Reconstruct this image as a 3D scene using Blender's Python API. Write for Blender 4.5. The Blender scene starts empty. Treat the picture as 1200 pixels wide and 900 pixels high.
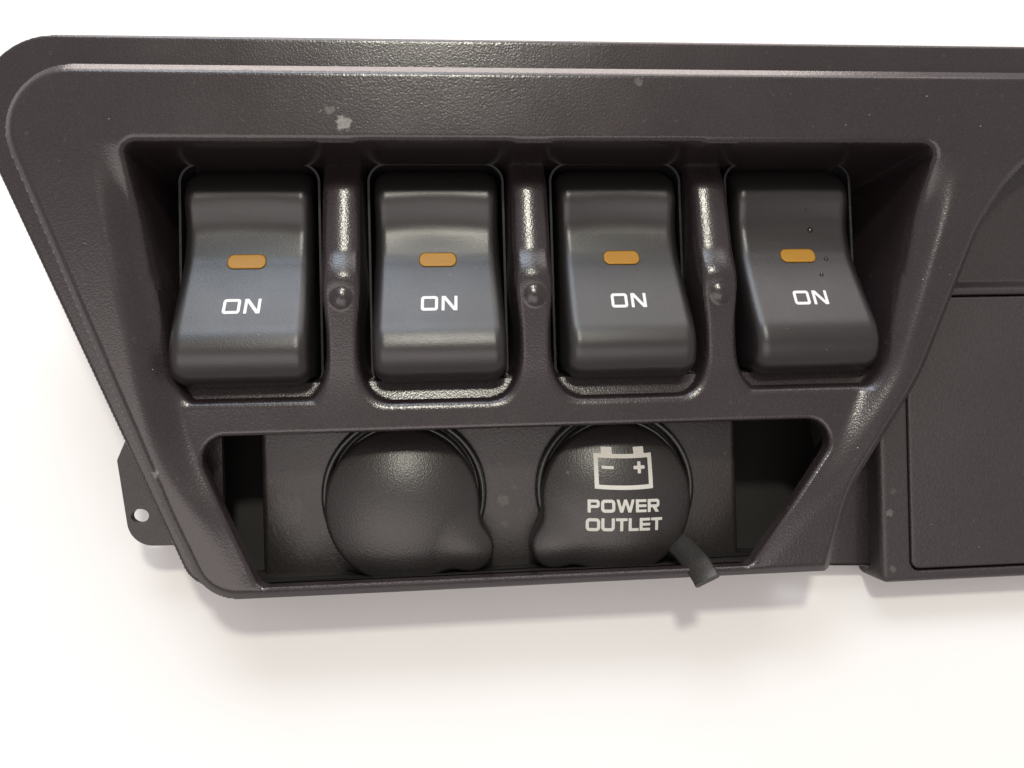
import bpy, math, random
import numpy as np
from mathutils import Matrix, Vector

# ------------------------------------------------------------------ frame, camera, light
ALPHA = math.radians(20)           # how far the panel face leans back from lying flat
H0 = 0.038                         # height of the panel-frame origin above the table
PANEL = Matrix.Translation((0, 0, H0)) @ Matrix.Rotation(ALPHA, 4, 'X')
yaw, roll, D = math.radians(5), math.radians(1.4), 0.190
RCAM = (Matrix.Rotation(roll, 4, 'Z') @ Matrix.Rotation(yaw, 4, 'Y')).transposed()   # camera axes in panel frame

sc = bpy.context.scene
COL = sc.collection
cam_d = bpy.data.cameras.new('camera')
cam = bpy.data.objects.new('camera', cam_d); COL.objects.link(cam)
cam_d.sensor_width = 36; cam_d.lens = 28.5
cam_d.clip_start = 0.005; cam_d.clip_end = 50
cam.matrix_world = PANEL @ RCAM @ Matrix.Translation((0, 0, D))
cam_d.dof.use_dof = True; cam_d.dof.focus_distance = 0.196; cam_d.dof.aperture_fstop = 16
sc.camera = cam

w = bpy.data.worlds.new('World'); sc.world = w; w.use_nodes = True
bg = w.node_tree.nodes['Background']
bg.inputs[0].default_value = (1.0, 0.92, 0.91, 1); bg.inputs[1].default_value = 0.56

def area(name, d, up, side, size, size_y, power, col):
    """an area light: direction given as degrees up / to the right of the panel normal"""
    l = bpy.data.lights.new(name, 'AREA'); l.shape = 'RECTANGLE'
    l.size, l.size_y, l.energy, l.color = size, size_y, power, col
    o = bpy.data.objects.new(name, l); COL.objects.link(o)
    u, s = math.radians(up), math.radians(side)
    p = PANEL @ (Vector((math.sin(s) * math.cos(u), math.sin(u), math.cos(u) * math.cos(s))) * d)
    o.location = p
    o.rotation_euler = (PANEL.translation - p).to_track_quat('-Z', 'Y').to_euler()
    return o
area('ceiling_lamp', 1.1, 37, -1.0, 0.125, 0.105, 5.5, (1.0, 0.97, 0.84))
area('window_light', 1.3, 61, -22, 0.60, 0.40, 5.0, (0.68, 0.83, 1.0))
area('upper_fill', 1.5, 70, 12, 1.8, 0.60, 11.5, (1.0, 0.95, 0.93))  # added fill light, brightens the rockers' lower faces by reflection
area('lip_fill', 1.6, 95, 4, 1.6, 0.45, 18.0, (1.0, 0.88, 0.83))  # added light beyond the top edge, gives the lip its pale reflection
area('front_fill', 1.4, -16, -10, 1.5, 0.9, 9.0, (1.0, 0.91, 0.88))  # added fill from behind the camera, lifts the bar, caps and lower bezel

vs = sc.view_settings
sc.display_settings.display_device = 'sRGB'
vs.view_transform = 'Standard'; vs.look = 'None'; vs.exposure = 0.20; vs.gamma = 1.0; vs.use_curve_mapping = False
sc.render.engine = 'CYCLES'

# ------------------------------------------------------------------ materials
def nt(name):
    m = bpy.data.materials.new(name); m.use_nodes = True
    n = m.node_tree.nodes; l = m.node_tree.links
    return m, n, l, n['Principled BSDF']

def plastic(name, col, rough, grain=0.0, scale=1500, spec=0.5, marks=(), mottled=0.12, speck=0.0):
    """moulded plastic: leather-like grain as bump and as shading put into the colour, faint mottling, optional scuff marks (x,y,z,radius,strength in mm)"""
    m, n, l, b = nt(name)
    tc = n.new('ShaderNodeTexCoord')
    no = n.new('ShaderNodeTexNoise'); no.inputs['Scale'].default_value = 60; no.inputs['Detail'].default_value = 3
    l.new(tc.outputs['Object'], no.inputs['Vector'])
    mx = n.new('ShaderNodeMix'); mx.data_type = 'RGBA'
    a = [c * (1 - mottled) for c in col]; c2 = [c * (1 + mottled) for c in col]
    mx.inputs['A'].default_value = (*a, 1); mx.inputs['B'].default_value = (*c2, 1)
    l.new(no.outputs['Fac'], mx.inputs['Factor'])
    cur = mx.outputs['Result']
    if marks or speck:
        fn = n.new('ShaderNodeTexNoise'); fn.inputs['Scale'].default_value = 900; fn.inputs['Detail'].default_value = 2
        l.new(tc.outputs['Object'], fn.inputs['Vector'])
    if speck:
        sn = n.new('ShaderNodeTexNoise'); sn.inputs['Scale'].default_value = 620; sn.inputs['Detail'].default_value = 3
        l.new(tc.outputs['Object'], sn.inputs['Vector'])
        ramp = n.new('ShaderNodeMapRange'); ramp.inputs[1].default_value = 0.66; ramp.inputs[2].default_value = 0.78
        ramp.inputs[4].default_value = speck
        l.new(sn.outputs['Fac'], ramp.inputs[0])
        mm = n.new('ShaderNodeMix'); mm.data_type = 'RGBA'; mm.inputs['B'].default_value = (0.15, 0.14, 0.13, 1)
        l.new(ramp.outputs[0], mm.inputs['Factor']); l.new(cur, mm.inputs['A']); cur = mm.outputs['Result']
    for (x, y, z, r, st) in marks:
        d = n.new('ShaderNodeVectorMath'); d.operation = 'DISTANCE'
        d.inputs[1].default_value = (x / 1000, y / 1000, z / 1000); l.new(tc.outputs['Object'], d.inputs[0])
        wob = n.new('ShaderNodeMath'); wob.operation = 'MULTIPLY_ADD'
        l.new(fn.outputs['Fac'], wob.inputs[0]); wob.inputs[1].default_value = r / 1000 * 1.6
        l.new(d.outputs['Value'], wob.inputs[2])
        mr = n.new('ShaderNodeMapRange')
        mr.inputs[1].default_value = r / 1000 * 1.75; mr.inputs[2].default_value = r / 1000 * 1.45
        mr.inputs[3].default_value = 0; mr.inputs[4].default_value = st
        l.new(wob.outputs[0], mr.inputs[0])
        mm = n.new('ShaderNodeMix'); mm.data_type = 'RGBA'; mm.inputs['B'].default_value = (0.17, 0.165, 0.15, 1)
        l.new(mr.outputs[0], mm.inputs['Factor']); l.new(cur, mm.inputs['A']); cur = mm.outputs['Result']
    l.new(cur, b.inputs['Base Color'])
    rr = n.new('ShaderNodeMapRange'); rr.inputs[3].default_value = rough - 0.06; rr.inputs[4].default_value = rough + 0.06
    l.new(no.outputs['Fac'], rr.inputs[0]); l.new(rr.outputs[0], b.inputs['Roughness'])
    b.inputs['Specular IOR Level'].default_value = spec
    if grain:
        g1 = n.new('ShaderNodeTexVoronoi'); g1.inputs['Scale'].default_value = scale; g1.feature = 'F1'
        g2 = n.new('ShaderNodeTexNoise'); g2.inputs['Scale'].default_value = scale * 0.9; g2.inputs['Detail'].default_value = 1
        l.new(tc.outputs['Object'], g1.inputs['Vector']); l.new(tc.outputs['Object'], g2.inputs['Vector'])
        ad = n.new('ShaderNodeMath'); ad.operation = 'ADD'
        l.new(g1.outputs['Distance'], ad.inputs[0]); l.new(g2.outputs['Fac'], ad.inputs[1])
        gr = n.new('ShaderNodeMapRange'); gr.inputs[1].default_value = 0.45; gr.inputs[2].default_value = 1.35  # shading of the grain put into the colour, low spots darker
        gr.inputs[3].default_value = 0.7; gr.inputs[4].default_value = 1.3
        l.new(ad.outputs[0], gr.inputs[0])
        gm = n.new('ShaderNodeVectorMath'); gm.operation = 'SCALE'
        l.new(cur, gm.inputs[0]); l.new(gr.outputs[0], gm.inputs['Scale']); l.new(gm.outputs[0], b.inputs['Base Color'])
        bp = n.new('ShaderNodeBump'); bp.inputs['Strength'].default_value = 1.0
        bp.inputs['Distance'].default_value = grain / 1000
        l.new(ad.outputs[0], bp.inputs['Height']); l.new(bp.outputs['Normal'], b.inputs['Normal'])
    return m

BLK = (0.0165, 0.0120, 0.0128)
M_bezel = plastic('grained_black_plastic', BLK, 0.25, 0.022, 2200, marks=[
    (-37.5, 61.0, 0, 2.0, 0.75), (-40.5, 64.0, 0, 1.3, 0.25), (-48, -4.0, -7, 1.2, 0.6), (-81.5, -18.5, 0, 1.3, 0.5),
    (-74.5, -39.5, 0, 1.0, 0.5), (32, 71, 0, 1.2, 0.25)], speck=0.12)
M_side = plastic('satin_black_plastic', BLK, 0.46, 0.05, 1700, marks=[(97.5, -35.5, -10, 1.1, 0.3), (98.0, -50.0, -10, 1.0, 0.2), (98.5, -30, -10, 1.0, 0.1)])
M_switch = plastic('matte_switch_plastic', (0.0095, 0.0083, 0.0082), 0.34, 0.016, 3800, mottled=0.05)
M_cap = plastic('rubber_cap', (0.013, 0.011, 0.0103), 0.37, 0.03, 2400, mottled=0.06, marks=[(14.5, -22.5, -12, 0.7, 0.25)])
M_plate = plastic('dusty_socket_plate', (0.015, 0.012, 0.0105), 0.42, 0.03, 1600, marks=[
    (-56, -31, -18, 5.0, 0.06), (-51, -40, -18, 4.0, 0.04), (-1.2, -30, -18, 1.8, 0.16), (-1, -36, -18, 1.0, 0.10)], speck=0.18)
M_gloss = plastic('glossy_black_plastic', (0.012, 0.012, 0.012), 0.24, 0.01, 900, spec=0.4)
M_dark = plastic('dark_housing_plastic', (0.011, 0.010, 0.009), 0.6, spec=0.2)
M_rubber = plastic('worn_rubber', (0.014, 0.0125, 0.011), 0.5, 0.03, 1500)
def plain(name, col, rough, spec=0.5):
    m, n, l, b = nt(name)
    tc = n.new('ShaderNodeTexCoord'); no = n.new('ShaderNodeTexNoise'); no.inputs['Scale'].default_value = 700
    no.inputs['Detail'].default_value = 4
    l.new(tc.outputs['Object'], no.inputs['Vector'])
    mx = n.new('ShaderNodeMix'); mx.data_type = 'RGBA'
    mx.inputs['A'].default_value = (*[c * 0.86 for c in col], 1); mx.inputs['B'].default_value = (*col, 1)
    l.new(no.outputs['Fac'], mx.inputs['Factor']); l.new(mx.outputs['Result'], b.inputs['Base Color'])
    b.inputs['Roughness'].default_value = rough; b.inputs['Specular IOR Level'].default_value = spec
    return m
M_white = plain('white_print', (0.55, 0.55, 0.56), 0.5)
M_cream = plain('cream_print', (0.42, 0.41, 0.37), 0.55)
M_amber = plain('amber_lens', (0.29, 0.140, 0.008), 0.38, 0.25)
M_dust = plain('pale_dust', (0.28, 0.27, 0.25), 0.9)
M_bead = plain('dark_droplet', (0.01, 0.008, 0.008), 0.08)

m, n, l, b = nt('white_paper')
tc = n.new('ShaderNodeTexCoord'); no = n.new('ShaderNodeTexNoise'); no.inputs['Scale'].default_value = 9; no.inputs['Detail'].default_value = 3
l.new(tc.outputs['Object'], no.inputs['Vector'])
mx = n.new('ShaderNodeMix'); mx.data_type = 'RGBA'
mx.inputs['A'].default_value = (0.55, 0.542, 0.533, 1); mx.inputs['B'].default_value = (0.60, 0.597, 0.59, 1)
l.new(no.outputs['Fac'], mx.inputs['Factor']); l.new(mx.outputs['Result'], b.inputs['Base Color'])
b.inputs['Roughness'].default_value = 0.6
no2 = n.new('ShaderNodeTexNoise'); no2.inputs['Scale'].default_value = 7; no2.inputs['Detail'].default_value = 4
l.new(tc.outputs['Object'], no2.inputs['Vector'])
bp = n.new('ShaderNodeBump'); bp.inputs['Distance'].default_value = 0.006; bp.inputs['Strength'].default_value = 0.5
l.new(no2.outputs['Fac'], bp.inputs['Height']); l.new(bp.outputs['Normal'], b.inputs['Normal'])
M_paper = m

# ------------------------------------------------------------------ helpers
def link(name, verts, faces, mat, parent=None, smooth=True, sharp=None):
    """verts in mm (panel frame) -> one mesh object in metres"""
    me = bpy.data.meshes.new(name)
    v = np.asarray(verts, float) / 1000.0
    me.from_pydata(v.tolist(), [], [list(map(int, f)) for f in faces]); me.validate(); me.update()
    me.materials.append(mat)
    if smooth: me.shade_smooth()
    if sharp is not None: me.set_sharp_from_angle(angle=math.radians(sharp))
    o = bpy.data.objects.new(name, me); COL.objects.link(o)
    if parent: o.parent = parent
    return o

def copy_tree(o, parent, dx):
    c = o.copy(); COL.objects.link(c); c.parent = parent
    c.location.x += dx
    for ch in list(o.children):
        d = ch.copy(); COL.objects.link(d); d.parent = c
    return c

def sstep(e0, e1, x):
    t = np.clip((x - e0) / (e1 - e0), 0, 1); return t * t * (3 - 2 * t)
def smoother(e0, e1, x):
    t = np.clip((x - e0) / (e1 - e0), 0, 1); return t ** 3 * (t * (6 * t - 15) + 10)
def smin(a, b, k):
    h = np.clip(0.5 + 0.5 * (b - a) / k, 0, 1); return b * (1 - h) + a * h - k * h * (1 - h)
def poly_sd(P, X, Y):
    """signed distance to a polygon, negative inside"""
    P = np.asarray(P, float); Q = np.roll(P, -1, 0)
    d = np.full(X.shape, 1e9); ins = np.zeros(X.shape, bool)
    for (ax, ay), (bx, by) in zip(P, Q):
        ex, ey = bx - ax, by - ay
        t = np.clip(((X - ax) * ex + (Y - ay) * ey) / (ex * ex + ey * ey + 1e-12), 0, 1)
        d = np.minimum(d, np.hypot(X - ax - t * ex, Y - ay - t * ey))
        if ey != 0:
            c = ((ay > Y) != (by > Y)) & (X < ex * (Y - ay) / ey + ax); ins ^= c
    return np.where(ins, -d, d)
def poly_sdg(P, X, Y):
    """signed distance and its gradient"""
    P = np.asarray(P, float); Q = np.roll(P, -1, 0)
    d = np.full(X.shape, 1e9); ins = np.zeros(X.shape, bool); gx = np.zeros(X.shape); gy = np.zeros(X.shape)
    for (ax, ay), (bx, by) in zip(P, Q):
        ex, ey = bx - ax, by - ay
        t = np.clip(((X - ax) * ex + (Y - ay) * ey) / (ex * ex + ey * ey + 1e-12), 0, 1)
        vx, vy = X - ax - t * ex, Y - ay - t * ey; q = np.hypot(vx, vy); m_ = q < d
        d = np.where(m_, q, d); gx = np.where(m_, vx, gx); gy = np.where(m_, vy, gy)
        if ey != 0: ins ^= ((ay > Y) != (by > Y)) & (X < ex * (Y - ay) / ey + ax)
    sg = np.where(ins, -1.0, 1.0); L = np.maximum(d, 1e-9)
    return sg * d, sg * gx / L, sg * gy / L
def rpoly(pts, seg=14):
    """polygon with rounded corners: pts = (x, y, r)"""
    out = []; n_ = len(pts)
    for i in range(n_):
        p = np.array(pts[i][:2], float); r = pts[i][2]
        a = np.array(pts[i - 1][:2], float) - p; c = np.array(pts[(i + 1) % n_][:2], float) - p
        if r <= 0: out.append(tuple(p)); continue
        a /= np.linalg.norm(a); c /= np.linalg.norm(c)
        th = math.acos(np.clip(a @ c, -1, 1)); t = r / math.tan(th / 2)
        bis = (a + c) / np.linalg.norm(a + c); ctr = p + bis * r / math.sin(th / 2)
        s, e = p + a * t - ctr, p + c * t - ctr
        a0, a1 = math.atan2(s[1], s[0]), math.atan2(e[1], e[0])
        dd = (a1 - a0 + math.pi) % (2 * math.pi) - math.pi
        for k in range(seg + 1):
            q = a0 + dd * k / seg; out.append((ctr[0] + r * math.cos(q), ctr[1] + r * math.sin(q)))
    return out
def box_sd(X, Y, cx, cy, hx, hy, r=0.0):
    qx, qy = np.abs(X - cx) - hx + r, np.abs(Y - cy) - hy + r
    return np.hypot(np.maximum(qx, 0), np.maximum(qy, 0)) + np.minimum(np.maximum(qx, qy), 0) - r
def seg_sd(X, Y, ax, ay, bx, by, hw):
    """flat-ended bar"""
    L = math.hypot(bx - ax, by - ay); ux, uy = (bx - ax) / L, (by - ay) / L
    px, py = X - (ax + bx) / 2, Y - (ay + by) / 2
    return box_sd(px * ux + py * uy, -px * uy + py * ux, 0, 0, L / 2, hw)

def grid_mesh(X, Y, Z, keep):
    ny, nx = X.shape
    idx = np.arange(nx * ny).reshape(ny, nx)
    q = np.stack([idx[:-1, :-1], idx[:-1, 1:], idx[1:, 1:], idx[1:, :-1]], -1)
    k = keep[:-1, :-1] & keep[:-1, 1:] & keep[1:, 1:] & keep[1:, :-1]
    q = q[k]
    used = np.unique(q); remap = np.full(nx * ny, -1); remap[used] = np.arange(len(used))
    V = np.stack([X.ravel(), Y.ravel(), Z.ravel()], 1)[used]
    return V, remap[q]

def clip_art(sd, x0, x1, y0, y1, res):
    """marching-squares fill of {sd<0}: welded 2D verts + polygons"""
    nx, ny = int((x1 - x0) / res) + 1, int((y1 - y0) / res) + 1
    xs, ys = x0 + np.arange(nx) * res, y0 + np.arange(ny) * res
    X, Y = np.meshgrid(xs, ys); S = sd(X, Y)
    S = np.where(np.abs(S) < res * 0.02, -res * 0.02, S)
    vid, V, Fc = {}, [], []
    def vert(key, p):
        if key not in vid: vid[key] = len(V); V.append(p)
        return vid[key]
    for j in range(ny - 1):
        for i in range(nx - 1):
            c = [(i, j), (i + 1, j), (i + 1, j + 1), (i, j + 1)]
            s = [S[b_, a_] for a_, b_ in c]
            if min(s) >= 0: continue
            f = []
            for k in range(4):
                (a0, b0), (a1, b1) = c[k], c[(k + 1) % 4]; s0, s1 = s[k], s[(k + 1) % 4]
                if s0 < 0: f.append(vert((a0, b0), (xs[a0], ys[b0])))
                if (s0 < 0) != (s1 < 0):
                    t = s0 / (s0 - s1)
                    key = ('e', min((a0, b0), (a1, b1)), max((a0, b0), (a1, b1)))
                    f.append(vert(key, (xs[a0] + t * (xs[a1] - xs[a0]), ys[b0] + t * (ys[b1] - ys[b0]))))
            if len(f) >= 3: Fc.append(f)
    return np.array(V), Fc

def slab(V2, F2, ztop, zbot):
    """solid from a 2D fill: ztop/zbot are callables or numbers"""
    n_ = len(V2)
    zt = ztop(V2[:, 0], V2[:, 1]) if callable(ztop) else np.full(n_, float(ztop))
    zb = zbot(V2[:, 0], V2[:, 1]) if callable(zbot) else np.full(n_, float(zbot))
    V = np.concatenate([np.column_stack([V2, zt]), np.column_stack([V2, zb])])
    F_ = [list(f) for f in F2] + [[i + n_ for i in reversed(f)] for f in F2]
    ed = {}
    for f in F2:
        for a_, b_ in zip(f, list(f[1:]) + [f[0]]): ed[(a_, b_)] = 1
    for (a_, b_) in ed:
        if (b_, a_) not in ed: F_.append([b_, a_, a_ + n_, b_ + n_])
    return V, F_

def prism(poly, z0, z1, bev=0.0):
    """closed prism with a bevelled front edge; z0 back, z1 front"""
    P = np.array(poly); n_ = len(P)
    area2 = np.sum(P[:, 0] * np.roll(P[:, 1], -1) - np.roll(P[:, 0], -1) * P[:, 1])
    if area2 < 0: P = P[::-1]
    def inset(d):
        e = np.roll(P, -1, 0) - P; L = np.linalg.norm(e, axis=1, keepdims=True); e = e / np.maximum(L, 1e-9)
        nn = np.column_stack([-e[:, 1], e[:, 0]]); vn = nn + np.roll(nn, 1, 0)
        vn /= np.maximum(np.linalg.norm(vn, axis=1, keepdims=True), 1e-9)
        return P + vn * d
    rings = [np.column_stack([P, np.full(n_, z0)])]
    if bev:
        for k in range(5):
            a_ = k / 4 * math.pi / 2
            rings.append(np.column_stack([inset(bev * (1 - math.cos(a_))), np.full(n_, z1 - bev + bev * math.sin(a_))]))
    else: rings.append(np.column_stack([P, np.full(n_, z1)]))
    V = np.concatenate(rings); F_ = []
    for r in range(len(rings) - 1):
        for i in range(n_):
            j = (i + 1) % n_
            F_.append([r * n_ + i, r * n_ + j, (r + 1) * n_ + j, (r + 1) * n_ + i])
    F_.append([(len(rings) - 1) * n_ + i for i in range(n_)]); F_.append(list(range(n_))[::-1])
    return V, F_

def dome_pad(sd, top, bounds, res, fil, side, extra=None):
    """raised pad: surface top(x,y) inside sd<0 with a rolled edge of radius fil, and walls 'side' deep"""
    x0, x1, y0, y1 = bounds
    X, Y = np.meshgrid(np.arange(x0, x1 + res, res), np.arange(y0, y1 + res, res))
    S = sd(X, Y); e = 0.02
    gx = (sd(X + e, Y) - sd(X - e, Y)) / (2 * e); gy = (sd(X, Y + e) - sd(X, Y - e)) / (2 * e)
    out = np.maximum(S, 0)
    Xn, Yn = X - out * gx, Y - out * gy
    d = np.clip(-S, 0, fil)
    Z = top(Xn, Yn) - (fil - np.sqrt(np.maximum(fil ** 2 - (fil - d) ** 2, 0))) - np.minimum(out / (3 * res), 1) * side
    keep = S < 3.6 * res
    if extra is not None: keep &= extra(X, Y)
    return grid_mesh(Xn, Yn, Z, keep)

# ------------------------------------------------------------------ the surface
def table():
    n_ = 60; s = 1500.0
    xs = np.linspace(-s, s, n_); X, Y = np.meshgrid(xs, xs)
    V, F_ = grid_mesh(X, Y, np.zeros_like(X), np.ones_like(X, bool))
    o = link('table_surface', V, F_, M_paper)
    o['kind'] = 'structure'; o['label'] = 'white paper covered table top under the black panel'
    return o
table()

# ------------------------------------------------------------------ the panel
root = bpy.data.objects.new('dash_switch_panel', None); COL.objects.link(root)
root.matrix_world = PANEL
root.empty_display_size = 0.02
root['label'] = 'black plastic dashboard panel with four rocker switches and two capped power outlets'
root['category'] = 'dashboard panel'

OUTER = rpoly([(-119.5, 74.8, 15), (215, 74.8, 14), (215, 58, 6), (133, 58, 30), (118, 36.5, 40), (101.3, -1, 60), (83, -27.5, 40), (76.5, -47.7, 2), (-71, -47.9, 11), (-79.5, -28.5, 60)])
CREASE = rpoly([(-93.5, 59, 4), (114, 59, 6), (94.6, 0, 40), (82.5, -22, 30), (59, -45.5, 4), (-62.5, -45.5, 6), (-79.8, -15, 60), (-84, 3, 60)])
RECESS = rpoly([(-88.8, 58.6, 4), (108.9, 58.4, 4.5), (96.0, 8, 3), (93.5, -8, 3), (-79.5, -8, 3), (-81.2, 8, 3)])
OPEN = rpoly([(-74.6, -10.6, 5), (83.2, -10.4, 5), (56.5, -45.2, 3.5), (-59, -45.2, 3.5)])
SWX = [-62.7, -16.6, 29.5, 75.6]

def inner_depth(Y): return 5.0 * sstep(58, 36, Y) - 4.0 * sstep(4, -36, Y)
def roll(s_, r, steep=5.0):
    """drop past a rolled convex edge of radius r, then a steep wall"""
    s_ = np.maximum(s_, 0); c = 0.97 * r
    a = r - np.sqrt(np.maximum(r * r - np.minimum(s_, c) ** 2, 0))
    return a + np.maximum(s_ - c, 0) * steep
def smax(a, b, k): return -smin(-a, -b, k)
def bezel_z(X, Y):
    so = poly_sd(OUTER, X, Y)
    W_ = 2.1                                                   # chamfered rim
    q = (W_ + so) * 0.80
    z = -np.where(so < 0, smax(q, 0 * q, 0.5), q + so * 1.2)
    scr = poly_sd(CREASE, X, Y)
    z = z - inner_depth(Y) * (1 - 0.45 * sstep(40, 92, X) * sstep(24, -26, Y)) * smoother(2.8, -7.0, scr)             # inner field, sunk inside the crease
    sr = poly_sd(RECESS, X, Y)
    shelf = -8.3 - 0.215 * (Y - 34) - 3.0 * sstep(48, 57, Y)
    tb = np.clip((Y - 22.0) / 11.5, 0, 1) ** 1.1; tb = tb * tb * (3 - 2 * tb)
    zT = z + np.minimum(shelf - z, 0) * tb
    z = np.where(sr < 0, np.maximum(smax(z - roll(-sr, 2.0, 20.0), zT, 0.8 * np.clip(tb * 3, 0, 1) + 1e-6), -30), z)
    for cx in (-39.65, 6.45, 52.55):
        z = z + 0.9 * np.clip(1 - ((X - cx) / 4.2) ** 2, 0, 1) * sstep(21, 27, Y) * sstep(57, 50, Y) * (sr < 0)
    for i, cx in enumerate(SWX):
        hw = 20.7 - 0.8 * sstep(12, 26, Y)
        dl, dr = X - cx + hw, hw - (X - cx)
        if i == 0: dl = -sr - 0.5
        if i == 3: dr = -sr - 0.5
        db = Y + 5.8
        dt = 58.2 - Y
        side = smin(smin(np.minimum(dl, dr), db * 0.62, 8.0), dt, 2.0)
        s1 = np.clip(side, 0, None)
        drop = np.minimum(roll(s1, 1.5, 8.0), 24)            # sides: rolled edge, then steep
        ledge = 1.9 * (1 - (1 - np.clip(s1 / 1.3, 0, 1)) ** 2) + 0.325 * np.clip(db - 2.0, 0, 6) + np.maximum(db - 7.4, 0) * 6
        dd = smin(drop, ledge, 0.9)                          # bottom: short step, gentle ledge, deep well
        z = z - np.where(side > 0, np.clip(dd, 0, 24), 0)
    for cx in (-39.65, 6.45, 52.55):                           # the rounded knob that ends each rib
        d2 = ((X - cx) / 3.7) ** 2 + ((Y - 21.2) / 3.8) ** 2
        z = np.where(d2 < 1, smax(z, -7.6 + 3.5 * np.sqrt(np.maximum(1 - d2, 0)), 1.2 * (1 - d2) + 1e-6), z)
    return np.maximum(z, -36.0)

def make_bezel():
    res = 0.32
    U, Y = np.meshgrid(np.arange(-121, 246, res), np.arange(-52, 79, res))
    X = U + np.interp(U, [-121, -83, -62, 75, 98, 130, 246], [-0.34, -0.149, 0, 0, 0.254, 0.40, 0.40]) * (Y - 8)   # mesh lines follow the slanted walls
    so, gx, gy = poly_sdg(OUTER, X, Y); sp, hx, hy = poly_sdg(OPEN, X, Y)
    # outside the rim: fold the sheet down along the outline
    out = np.maximum(so, 0)
    Xn, Yn = X - out * gx, Y - out * gy
    # inside the outlet opening: fold the sheet down along the opening
    ins = np.maximum(-sp, 0)
    Xn, Yn = Xn + ins * hx * 0.96, Yn + ins * hy * 0.96
    Z = bezel_z(Xn, Yn)
    r = 1.1
    d = np.clip(sp, 0, r)
    Z = Z - np.where(sp < r, r - np.sqrt(np.maximum(r * r - (r - d) ** 2, 0)), 0) - ins * 1.3
    Z = Z - out * 5.5
    keep = (so < 2.2) & (sp > -2.0)
    V, F_ = grid_mesh(Xn, Yn, Z, keep)
    return link('bezel', V, F_, M_bezel, root, sharp=24)
make_bezel()

# lower trim wedge between the bezel and the side section
V, F_ = prism(rpoly([(77, -49.6, 0.3), (83, -22, 1), (97, -2, 3), (97, -50.6, 0.4)]), -24, -16.0, 0.8); link('lower_trim', V, F_, M_bezel, root, sharp=40)
# rear flange
FL = rpoly([(-131.3, 84.3, 18), (222, 84.3, 20), (222, 62, 5), (120, 62, 5), (84, -10, 5), (62, -46.4, 4), (-76.2, -46.4, 8)])
FL_sd = lambda X, Y: poly_sd(FL, X, Y)
V, F_ = dome_pad(FL_sd, lambda X, Y: 0 * X - 8.0, (-133, 225, -49, 87), 0.45, 0.9, 4.5, lambda X, Y: poly_sd(OUTER, X, Y) > -2.2)
link('flange', V, F_, M_bezel, root)

# mounting tab with its screw hole
def tab_sd(X, Y):
    s = poly_sd(rpoly([(-94.6, -16, 1), (-91.9, -36.8, 6.2), (-70, -37.2, 2), (-70, 8, 2), (-84, 8, 2)]), X, Y)
    h = np.hypot((X + 89.6) / 1.25, Y + 29.6) - 1.7
    return np.maximum(s, -h)
V2, F2 = clip_art(tab_sd, -102, -68, -40, 10, 0.5)
V, F_ = slab(V2, F2, -13.2, -15.4); link('mounting_tab', V, F_, M_side, root, sharp=40)

# rear housing: walls and a back that rests on the table
def zback(y, lift=0.4): return -(H0 * 1000 - lift + y * math.sin(ALPHA)) / math.cos(ALPHA)
HS = rpoly([(-106, 68, 10), (205, 68, 6), (205, 10, 4), (110, 10, 4), (99, -10, 3), (91, -45.8, 3), (-70, -46.2, 6)])
P = np.array(HS); n_ = len(P)
Vt = np.column_stack([P, np.where(P[:, 0] > 80, -16.0, -9.5)]); Vb = np.column_stack([P, zback(P[:, 1])])
F_ = [[i, (i + 1) % n_, n_ + (i + 1) % n_, n_ + i] for i in range(n_)] + [[n_ + i for i in range(n_)]]
link('rear_housing', np.concatenate([Vt, Vb]), F_, M_dark, root, sharp=40)

# ------------------------------------------------------------------ rocker switches
def rocker_curve():
    ks = [(0.0, -75), (1.2, -52), (3.0, -32), (5.4, -18), (7.0, -5), (8.4, 6), (9.4, 13), (10.8, 18), (12.0, 23), (13.1, 29), (14.7, 33), (19.6, 31.5), (25.5, 30), (29.8, 29), (31.2, 23), (32.6, 17.5), (34.6, 15), (36.8, 12), (38.6, 3), (41, -8), (44, -11), (45.6, -2), (47.2, 12), (48.5, 26), (49.8, 38), (52, 43), (55.4, 48)]
    ys = np.linspace(0, 55.4, 700); an = np.interp(ys, [k[0] for k in ks], [k[1] for k in ks])
    sl = -np.tan(np.radians(an)); z = np.concatenate([[0], np.cumsum((sl[1:] + sl[:-1]) / 2 * np.diff(ys))])
    z += -0.2 - np.interp(9.0, ys, z)
    return ys, z
RY, RZ = rocker_curve(); RY0 = 0.6
def rocker_z(dx, y):
    yy = y - RY0
    z = np.interp(yy, RY, RZ)
    dish = sstep(32, 43, yy) * sstep(51, 44, yy)
    return z - 0.6 * dish * (1 - (dx / 14.0) ** 2).clip(0, 1) + 0.0
def rocker_sd(dx, y):
    hw = 15.9 - 0.35 * sstep(12, 34, y)
    return box_sd(dx, y, 0, RY0 + 27.6, hw, 27.5, 4.4)

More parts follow.
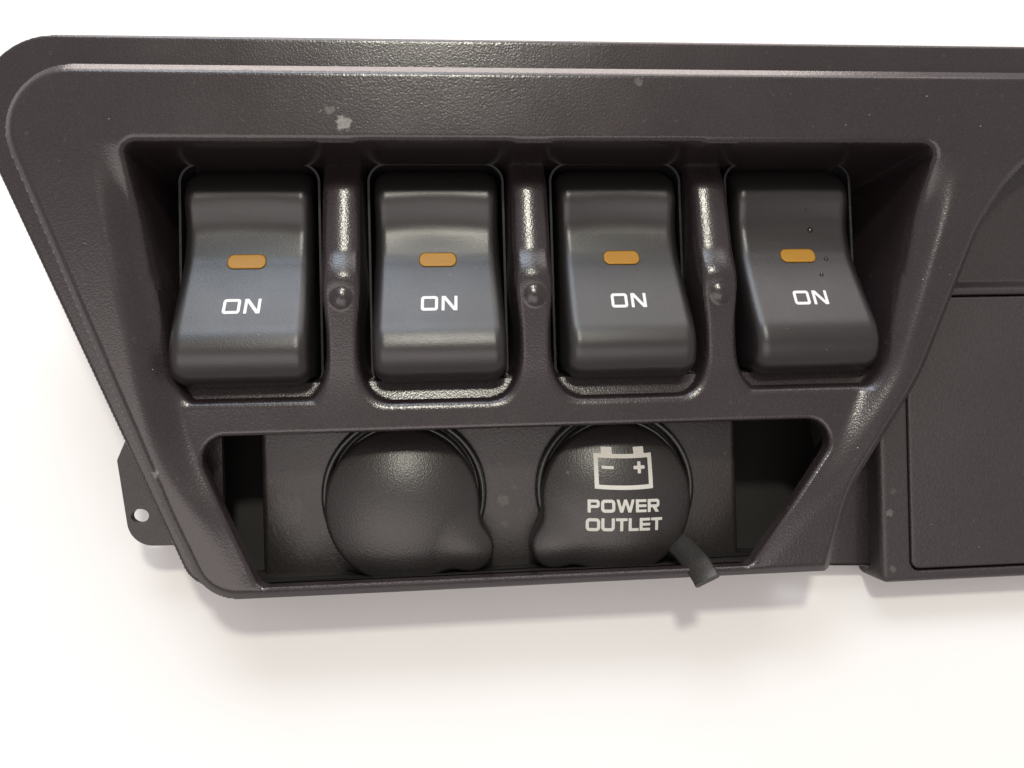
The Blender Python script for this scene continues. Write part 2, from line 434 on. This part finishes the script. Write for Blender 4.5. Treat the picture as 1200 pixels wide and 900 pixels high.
def glyph_line(text, x, cap, hw, gap, shear=0.0, rad=0.30):
    """squared sans capitals as one signed-distance field; returns sd(X,Y) with baseline at y=0, left at x"""
    W = dict(O=1.10, N=1.02, P=0.92, W=1.42, E=0.86, R=0.98, U=1.04, T=0.92, L=0.80)
    tot = sum(W[c] for c in text) * cap + gap * (len(text) - 1)
    def sd(X, Y):
        X = X - shear * Y
        S = np.full(X.shape, 1e3); px = x
        h = cap
        for c in text:
            wd = W[c] * cap; a = X - px; s = None
            if c == 'O':
                o = box_sd(a, Y, wd / 2, h / 2, wd / 2, h / 2, h * rad); s = np.maximum(o, -(o + 2 * hw))
            elif c == 'U':
                o = box_sd(a, Y, wd / 2, h * 0.8, wd / 2, h * 0.8, h * 0.30); s = np.maximum(np.maximum(o, -(o + 2 * hw)), Y - h)
            elif c == 'N':
                s = np.minimum(box_sd(a, Y, hw, h / 2, hw, h / 2), box_sd(a, Y, wd - hw, h / 2, hw, h / 2))
                s = np.minimum(s, np.maximum(seg_sd(a, Y, hw * 0.7, h * 1.06, wd - hw * 0.7, -h * 0.06, hw * 1.05), np.abs(Y - h / 2) - h / 2))
            elif c == 'P' or c == 'R':
                s = box_sd(a, Y, hw, h / 2, hw, h / 2)
                o = box_sd(a, Y, wd * 0.45, h * 0.68, wd * 0.55, h * 0.32, h * 0.22)
                s = np.minimum(s, np.maximum(np.maximum(o, -(o + 2 * hw * 0.92)), -a))
                if c == 'R':
                    s = np.minimum(s, np.maximum(seg_sd(a, Y, wd * 0.52, h * 0.45, wd * 0.86, -h * 0.1, hw * 1.05), -Y))
            elif c == 'W':
                for p0, p1 in (((hw * .9, h), (wd * .27, 0)), ((wd * .27, 0), (wd * .5, h)), ((wd * .5, h), (wd * .73, 0)), ((wd * .73, 0), (wd - hw * .9, h))):
                    q = np.maximum(seg_sd(a, Y, p0[0] - (p1[0] - p0[0]) * .1, p0[1] - (p1[1] - p0[1]) * .1, p1[0] + (p1[0] - p0[0]) * .1, p1[1] + (p1[1] - p0[1]) * .1, hw * 0.92), np.abs(Y - h / 2) - h / 2)
                    s = q if s is None else np.minimum(s, q)
            elif c == 'E':
                s = box_sd(a, Y, hw, h / 2, hw, h / 2)
                for yy in (hw * 0.9, h / 2, h - hw * 0.9): s = np.minimum(s, box_sd(a, Y, wd / 2, yy, wd / 2, hw * 0.86))
            elif c == 'T':
                s = np.minimum(box_sd(a, Y, wd / 2, h - hw * 0.9, wd / 2, hw * 0.9), box_sd(a, Y, wd / 2, h / 2, hw, h / 2))
            elif c == 'L':
                s = np.minimum(box_sd(a, Y, hw, h / 2, hw, h / 2), box_sd(a, Y, wd / 2, hw * 0.9, wd / 2, hw * 0.9))
            S = np.minimum(S, s); px += wd + gap
        return S
    return sd, tot

def make_switch(cx):
    V, F_ = dome_pad(rocker_sd, rocker_z, (-18.4, 18.4, -1.2, 57.6), 0.4, 3.1, 13.0)
    V = V + np.array([0, 0, 0])
    r = link('rocker_switch', V, F_, M_switch, root)
    r.location.x = cx / 1000
    # amber indicator
    yl = 31.2
    def lens_sd(X, Y): return box_sd(X, Y, 0, yl, 4.6, 1.85, 1.6)
    Vl, Fl = dome_pad(lens_sd, lambda X, Y: rocker_z(X, Y) + 0.42, (-5.4, 5.4, yl - 2.6, yl + 2.6), 0.16, 0.35, 0.6)
    link('indicator_lens', Vl, Fl, M_amber, r)
    Vl, Fl = dome_pad(lambda X, Y: box_sd(X, Y, 0, yl, 4.7, 1.95, 1.7), lambda X, Y: rocker_z(X, Y) + 0.08, (-5.8, 5.8, yl - 3, yl + 3), 0.2, 0.1, 0.3)
    link('lens_slot', Vl, Fl, M_dark, r)
    sd, tot = glyph_line('ON', 0, 3.7, 0.36, 0.85, 0.04, 0.2)
    V2, F2 = clip_art(lambda X, Y: sd(X + tot / 2, (Y - 17.9)), -6, 6, 17.0, 22.6, 0.14)
    V, F_ = slab(V2, F2, lambda x, y: rocker_z(x, y) + 0.07, lambda x, y: rocker_z(x, y) - 0.1)
    link('lettering', V, F_, M_white, r, smooth=False)
    # slim housing rim round the rocker
    def ring(X, Y):
        o = box_sd(X, Y, 0, 28.0, 17.2, 28.6, 5.0); return np.maximum(o, -(o + 0.55))
    V2, F2 = clip_art(ring, -19, 19, -2, 59, 0.3)
    V, F_ = slab(V2, F2, lambda x, y: np.interp(y, [-1, 8, 57], [-15.0, -15.5, -17.3]), -24.0)
    link('switch_frame', V, F_, M_gloss, r, sharp=50)
    return r
sw0 = make_switch(SWX[0])
sw0['label'] = 'black rocker switch marked ON beside the slanted end of the panel'
labels = ['black rocker switch marked ON above the plain unprinted outlet cap',
          'black rocker switch marked ON above the battery-marked outlet cap',
          'black rocker switch marked ON with tiny dark droplets on it']
for cx, lb in zip(SWX[1:], labels):
    c = copy_tree(sw0, root, (cx - SWX[0]) / 1000); c['label'] = lb
    last = c
# droplets on the last rocker
for dx, y, r in ((4.6, 38.2, 0.75), (7.3, 30.2, 0.6), (4.8, 25.8, 0.55), (3.6, 43.5, 0.3)):
    V, F_ = [], []
    nu, nv = 10, 5
    for a_ in range(nv + 1):
        ph = a_ / nv * math.pi / 2
        for k in range(nu):
            th = k / nu * 2 * math.pi
            V.append((dx + r * math.cos(ph) * math.cos(th), y + r * math.cos(ph) * math.sin(th), float(rocker_z(np.array(dx), np.array(y))) + 0.7 * r * math.sin(ph)))
    for a_ in range(nv):
        for k in range(nu):
            F_.append([a_ * nu + k, a_ * nu + (k + 1) % nu, (a_ + 1) * nu + (k + 1) % nu, (a_ + 1) * nu + k])
    link('droplet', V, F_, M_bead, last)

# ------------------------------------------------------------------ power outlets
PLATE = rpoly([(-62, -2, 3), (60.5, -2, 3), (60.5, -49, 2), (-62, -49, 2)])
V, F_ = prism(PLATE, -22.5, -18.4, 1.6); link('socket_plate', V, F_, M_plate, root, sharp=40)
# floor of the outlet bay, rising to the front lip
def bay_floor():
    prof = [(-45.7, -3.6), (-46.2, -5.5), (-46.3, -12), (-46.0, -17), (-45.8, -22)]
    xs = np.linspace(-65, 68, 60); V = [(x, y, z) for (y, z) in prof for x in xs]; nx = len(xs)
    F_ = [[r * nx + i, r * nx + i + 1, (r + 1) * nx + i + 1, (r + 1) * nx + i] for r in range(len(prof) - 1) for i in range(nx - 1)]
    link('bay_floor', V, F_, M_plate, root)
bay_floor()

def torus(cx, cy, cz, R_, r_, name, mat, par):
    V, F_ = [], []; nu, nv = 72, 10
    for i in range(nu):
        for j in range(nv):
            u, v = i / nu * 2 * math.pi, j / nv * 2 * math.pi
            V.append((cx + (R_ + r_ * math.cos(v)) * math.cos(u), cy + (R_ + r_ * math.cos(v)) * math.sin(u), cz + r_ * math.sin(v) * 1.3))
    for i in range(nu):
        for j in range(nv):
            F_.append([i * nv + j, ((i + 1) % nu) * nv + j, ((i + 1) % nu) * nv + (j + 1) % nv, i * nv + (j + 1) % nv])
    return link(name, V, F_, mat, par)

def make_cap(cx, cy, tx, ty, label):
    rad = 19.2
    def sd(X, Y):
        a = np.hypot(X - cx, Y - cy) - rad
        t = seg_cap(X, Y, cx + (tx - cx) * 0.6, cy + (ty - cy) * 0.6, tx, ty, 5.8)
        return smin(a, t, 4.2)
    def top(X, Y):
        d2 = (X - cx) ** 2 + (Y - cy) ** 2
        z = -8.4 - 0.10 * (Y - cy) - d2 / (2 * 42.0) * (1 + d2 / (4 * 42.0 ** 2))
        ux, uy = tx - cx, ty - cy; L = math.hypot(ux, uy); ux, uy = ux / L, uy / L
        a = (X - tx) * ux + (Y - ty) * uy; b_ = -(X - tx) * uy + (Y - ty) * ux
        bump = -10.1 - ((a + 1.0) ** 2 / 26.0 + b_ ** 2 / 20.0) * 0.9
        return -smin(-z, -bump, 3.2)
    x0, x1 = min(cx - rad, tx - 7) - 2, max(cx + rad, tx + 7) + 2
    V, F_ = dome_pad(sd, top, (x0, x1, cy - rad - 3, cy + rad + 2), 0.38, 0.9, 5.2)
    c = link('outlet_cap', V, F_, M_cap, root); c['label'] = label
    torus(cx + 0.4, cy + 2.2, -17.6, rad + 0.6, 1.0, 'socket_ring', M_gloss, root)
    torus(cx + 0.4, cy + 2.2, -16.6, rad - 1.6, 0.8, 'socket_ring', M_gloss, root)
    return c, top
def seg_cap(X, Y, ax, ay, bx, by, r):
    ex, ey = bx - ax, by - ay
    t = np.clip(((X - ax) * ex + (Y - ay) * ey) / (ex * ex + ey * ey), 0, 1)
    return np.hypot(X - ax - t * ex, Y - ay - t * ey) - r
make_cap(-26.8, -29.4, -10.2, -40.6, 'plain black domed outlet cap without print')
cap2, top2 = make_cap(27.2, -29.6, 10.6, -40.8, 'black domed outlet cap printed with battery symbol and POWER OUTLET')

TILT = math.radians(-1.6)
def local_art(sd, ox, oy):
    """art laid out at (0,0), turned slightly and moved onto the cap"""
    c, s = math.cos(TILT), math.sin(TILT)
    return lambda X, Y: sd((X - ox) * c + (Y - oy) * s, -(X - ox) * s + (Y - oy) * c)
def print_on_cap(name, sd, b_, res):
    V2, F2 = clip_art(sd, *b_, res)
    V, F_ = slab(V2, F2, lambda x, y: top2(x, y) + 0.06, lambda x, y: top2(x, y) - 0.1)
    return link(name, V, F_, M_cream, cap2, smooth=False)
for word, yb in (('POWER', -32.5), ('OUTLET', -37.1)):
    sd, tot = glyph_line(word, 0, 3.2, 0.385, 0.33 if word == 'POWER' else 0.27)
    print_on_cap('lettering', local_art(lambda X, Y, sd=sd, tot=tot: sd(X + tot / 2, Y), 27.9, yb), (15, 41, yb - 1, yb + 5), 0.15)
def battery(X, Y):
    bow = 0.5 * (1 - (X / 7.2) ** 2)                     # long sides bow gently
    Yb = Y + bow * np.where(Y > 0, 1.0, 1.0) * 0.6
    o = box_sd(X, Yb, 0, 0, 7.4, 4.35); s = np.maximum(o, -(o + 1.05))
    for tx in (-4.1, 4.1): s = np.minimum(s, box_sd(X, Yb, tx, 5.1, 1.35, 0.95))
    s = np.minimum(s, box_sd(X, Yb, -4.0, 1.0, 1.5, 0.36))
    return np.minimum(s, np.minimum(box_sd(X, Yb, 4.0, 1.0, 1.45, 0.42), box_sd(X, Yb, 4.0, 1.0, 0.42, 1.45)))
print_on_cap('battery_symbol', local_art(battery, 28.3, -22.3), (19, 38, -30, -15), 0.15)

# tether strap of the marked cap, hanging over the lip
def strap():
    path = np.array([(39.0, -37.0, -18.5), (41.3, -40.2, -15.5), (43.0, -42.6, -8.0), (43.9, -44.6, -1.0), (44.4, -46.5, 2.6), (44.6, -47.4, 3.6)])
    t = np.linspace(0, 1, 24); k = np.linspace(0, 1, len(path))
    C_ = np.stack([np.interp(t, k, path[:, i]) for i in range(3)], 1)
    V, F_ = [], []
    wdir = np.array([0.80, 0.58, 0.10]); wdir /= np.linalg.norm(wdir)
    T = np.gradient(C_, axis=0); T /= np.linalg.norm(T, axis=1, keepdims=True)
    hw, th = 3.1, 0.8
    for p, tg in zip(C_, T):
        wd = wdir - tg * (wdir @ tg); wd /= np.linalg.norm(wd); nn = np.cross(wd, tg)
        for a_, b_ in ((-1, -.5), (-.85, -1), (.85, -1), (1, -.5), (1, .5), (.85, 1), (-.85, 1), (-1, .5)):
            V.append(p + wd * hw * a_ + nn * th * b_)
    m_ = 8
    for i in range(len(C_) - 1):
        for j in range(m_): F_.append([i * m_ + j, i * m_ + (j + 1) % m_, (i + 1) * m_ + (j + 1) % m_, (i + 1) * m_ + j])
    F_.append(list(range(m_))[::-1]); F_.append([(len(C_) - 1) * m_ + j for j in range(m_)])
    link('tether_strap', V, F_, M_rubber, cap2, sharp=50)
strap()

# ------------------------------------------------------------------ side section with its storage cover
SIDE = rpoly([(95.0, -53.6, 2.2), (95.0, -6, 2), (103, 14, 2), (114, 40, 2), (128, 64, 2), (214, 64, 4), (214, -53.6, 4)])
COVER = rpoly([(103.2, -50.3, 2.2), (103.2, 19.8, 1.2), (208, 19.8, 1.2), (208, -50.3, 2.2)])
def make_side():
    res = 0.5
    X, Y = np.meshgrid(np.arange(88, 218, res), np.arange(-57, 66, res))
    sS = poly_sd(SIDE, X, Y); sC = poly_sd(COVER, X, Y) - 0.45; e = 0.03
    gx = (poly_sd(SIDE, X + e, Y) - poly_sd(SIDE, X - e, Y)) / (2 * e)
    gy = (poly_sd(SIDE, X, Y + e) - poly_sd(SIDE, X, Y - e)) / (2 * e)
    hx = (poly_sd(COVER, X + e, Y) - poly_sd(COVER, X - e, Y)) / (2 * e)
    hy = (poly_sd(COVER, X, Y + e) - poly_sd(COVER, X, Y - e)) / (2 * e)
    out = np.maximum(sS, 0); ins = np.maximum(-sC, 0)
    Xn, Yn = X - out * gx + ins * hx * 0.94, Y - out * gy + ins * hy * 0.94
    R = 1.5; d = np.clip(-sS, 0, R)
    up = -10.0 - 3.5 * sstep(21.5, 24.5, Yn) + 4.2 * np.clip((Yn - 24) / 38, 0, 1) ** 1.2
    Z = up - (R - np.sqrt(np.maximum(R * R - (R - d) ** 2, 0))) - out * 7.0 - ins * 2.5
    V, F_ = grid_mesh(Xn, Yn, Z, (sS < 3.0) & (sC > -1.6))
    link('side_section', V, F_, M_side, root)
make_side()
V, F_ = prism(COVER, -15.5, -10.1, 0.7); cv = link('storage_cover', V, F_, M_side, root, sharp=40)
cv['label'] = 'flat rectangular cover let into the side of the panel'
# deep body behind the side section
P = np.array(rpoly([(95.6, -53.0, 2), (95.6, 20, 2), (210, 20, 2), (210, -53.0, 2)])); n_ = len(P)
Vt = np.column_stack([P, np.full(n_, -16.0)])
bx_, by_ = np.where(P[:, 0] < 120, P[:, 0] - 7.6, P[:, 0]), np.where(P[:, 1] < 0, P[:, 1] + 5.4, P[:, 1])
Vb = np.column_stack([bx_, by_, np.minimum(zback(by_, 1.5), -17)])
F_ = [[i, (i + 1) % n_, n_ + (i + 1) % n_, n_ + i] for i in range(n_)] + [[n_ + i for i in range(n_)], [i for i in range(n_)][::-1]]
link('storage_box', np.concatenate([Vt, Vb]), F_, M_side, root, sharp=40)

# ------------------------------------------------------------------ dust
random.seed(4); rng = np.random.default_rng(4)
def dust():
    V, F_ = [], []
    pts = []
    xs = rng.uniform(-105, 128, 300); ys = rng.uniform(-40, 73, 300)
    so = poly_sd(OUTER, xs, ys); sp = poly_sd(OPEN, xs, ys); sr = poly_sd(RECESS, xs, ys)
    zz = bezel_z(xs, ys)
    ok = (so < -3) & (sp > 2) & (sr > 1)
    pts += [(x, y, z) for x, y, z, o in zip(xs, ys, zz, ok) if o]
    pts += [(rng.uniform(104, 134), rng.uniform(-48, 18), -10.05) for _ in range(14)]
    for cx in SWX:
        for _ in range(9):
            dx, y = rng.uniform(-13, 13), rng.uniform(6, 47)
            pts.append((cx + dx, y, float(rocker_z(np.array(dx), np.array(y)))))
    for (x, y, z) in pts:
        s = 0.05 + 0.13 * rng.random() ** 4; a0 = rng.uniform(0, 6.28); k0 = len(V); st = rng.uniform(1, 1.9)
        for k in range(5):
            a_ = a0 + k * 1.2566
            V.append((x + s * st * math.cos(a_), y + s * math.sin(a_), z - 0.03))
        V.append((x, y, z + s * 0.7 + 0.03))
        for k in range(5): F_.append([k0 + k, k0 + (k + 1) % 5, k0 + 5])
    o = link('dust_specks', V, F_, M_dust, root, smooth=False); o['kind'] = 'stuff'
dust()
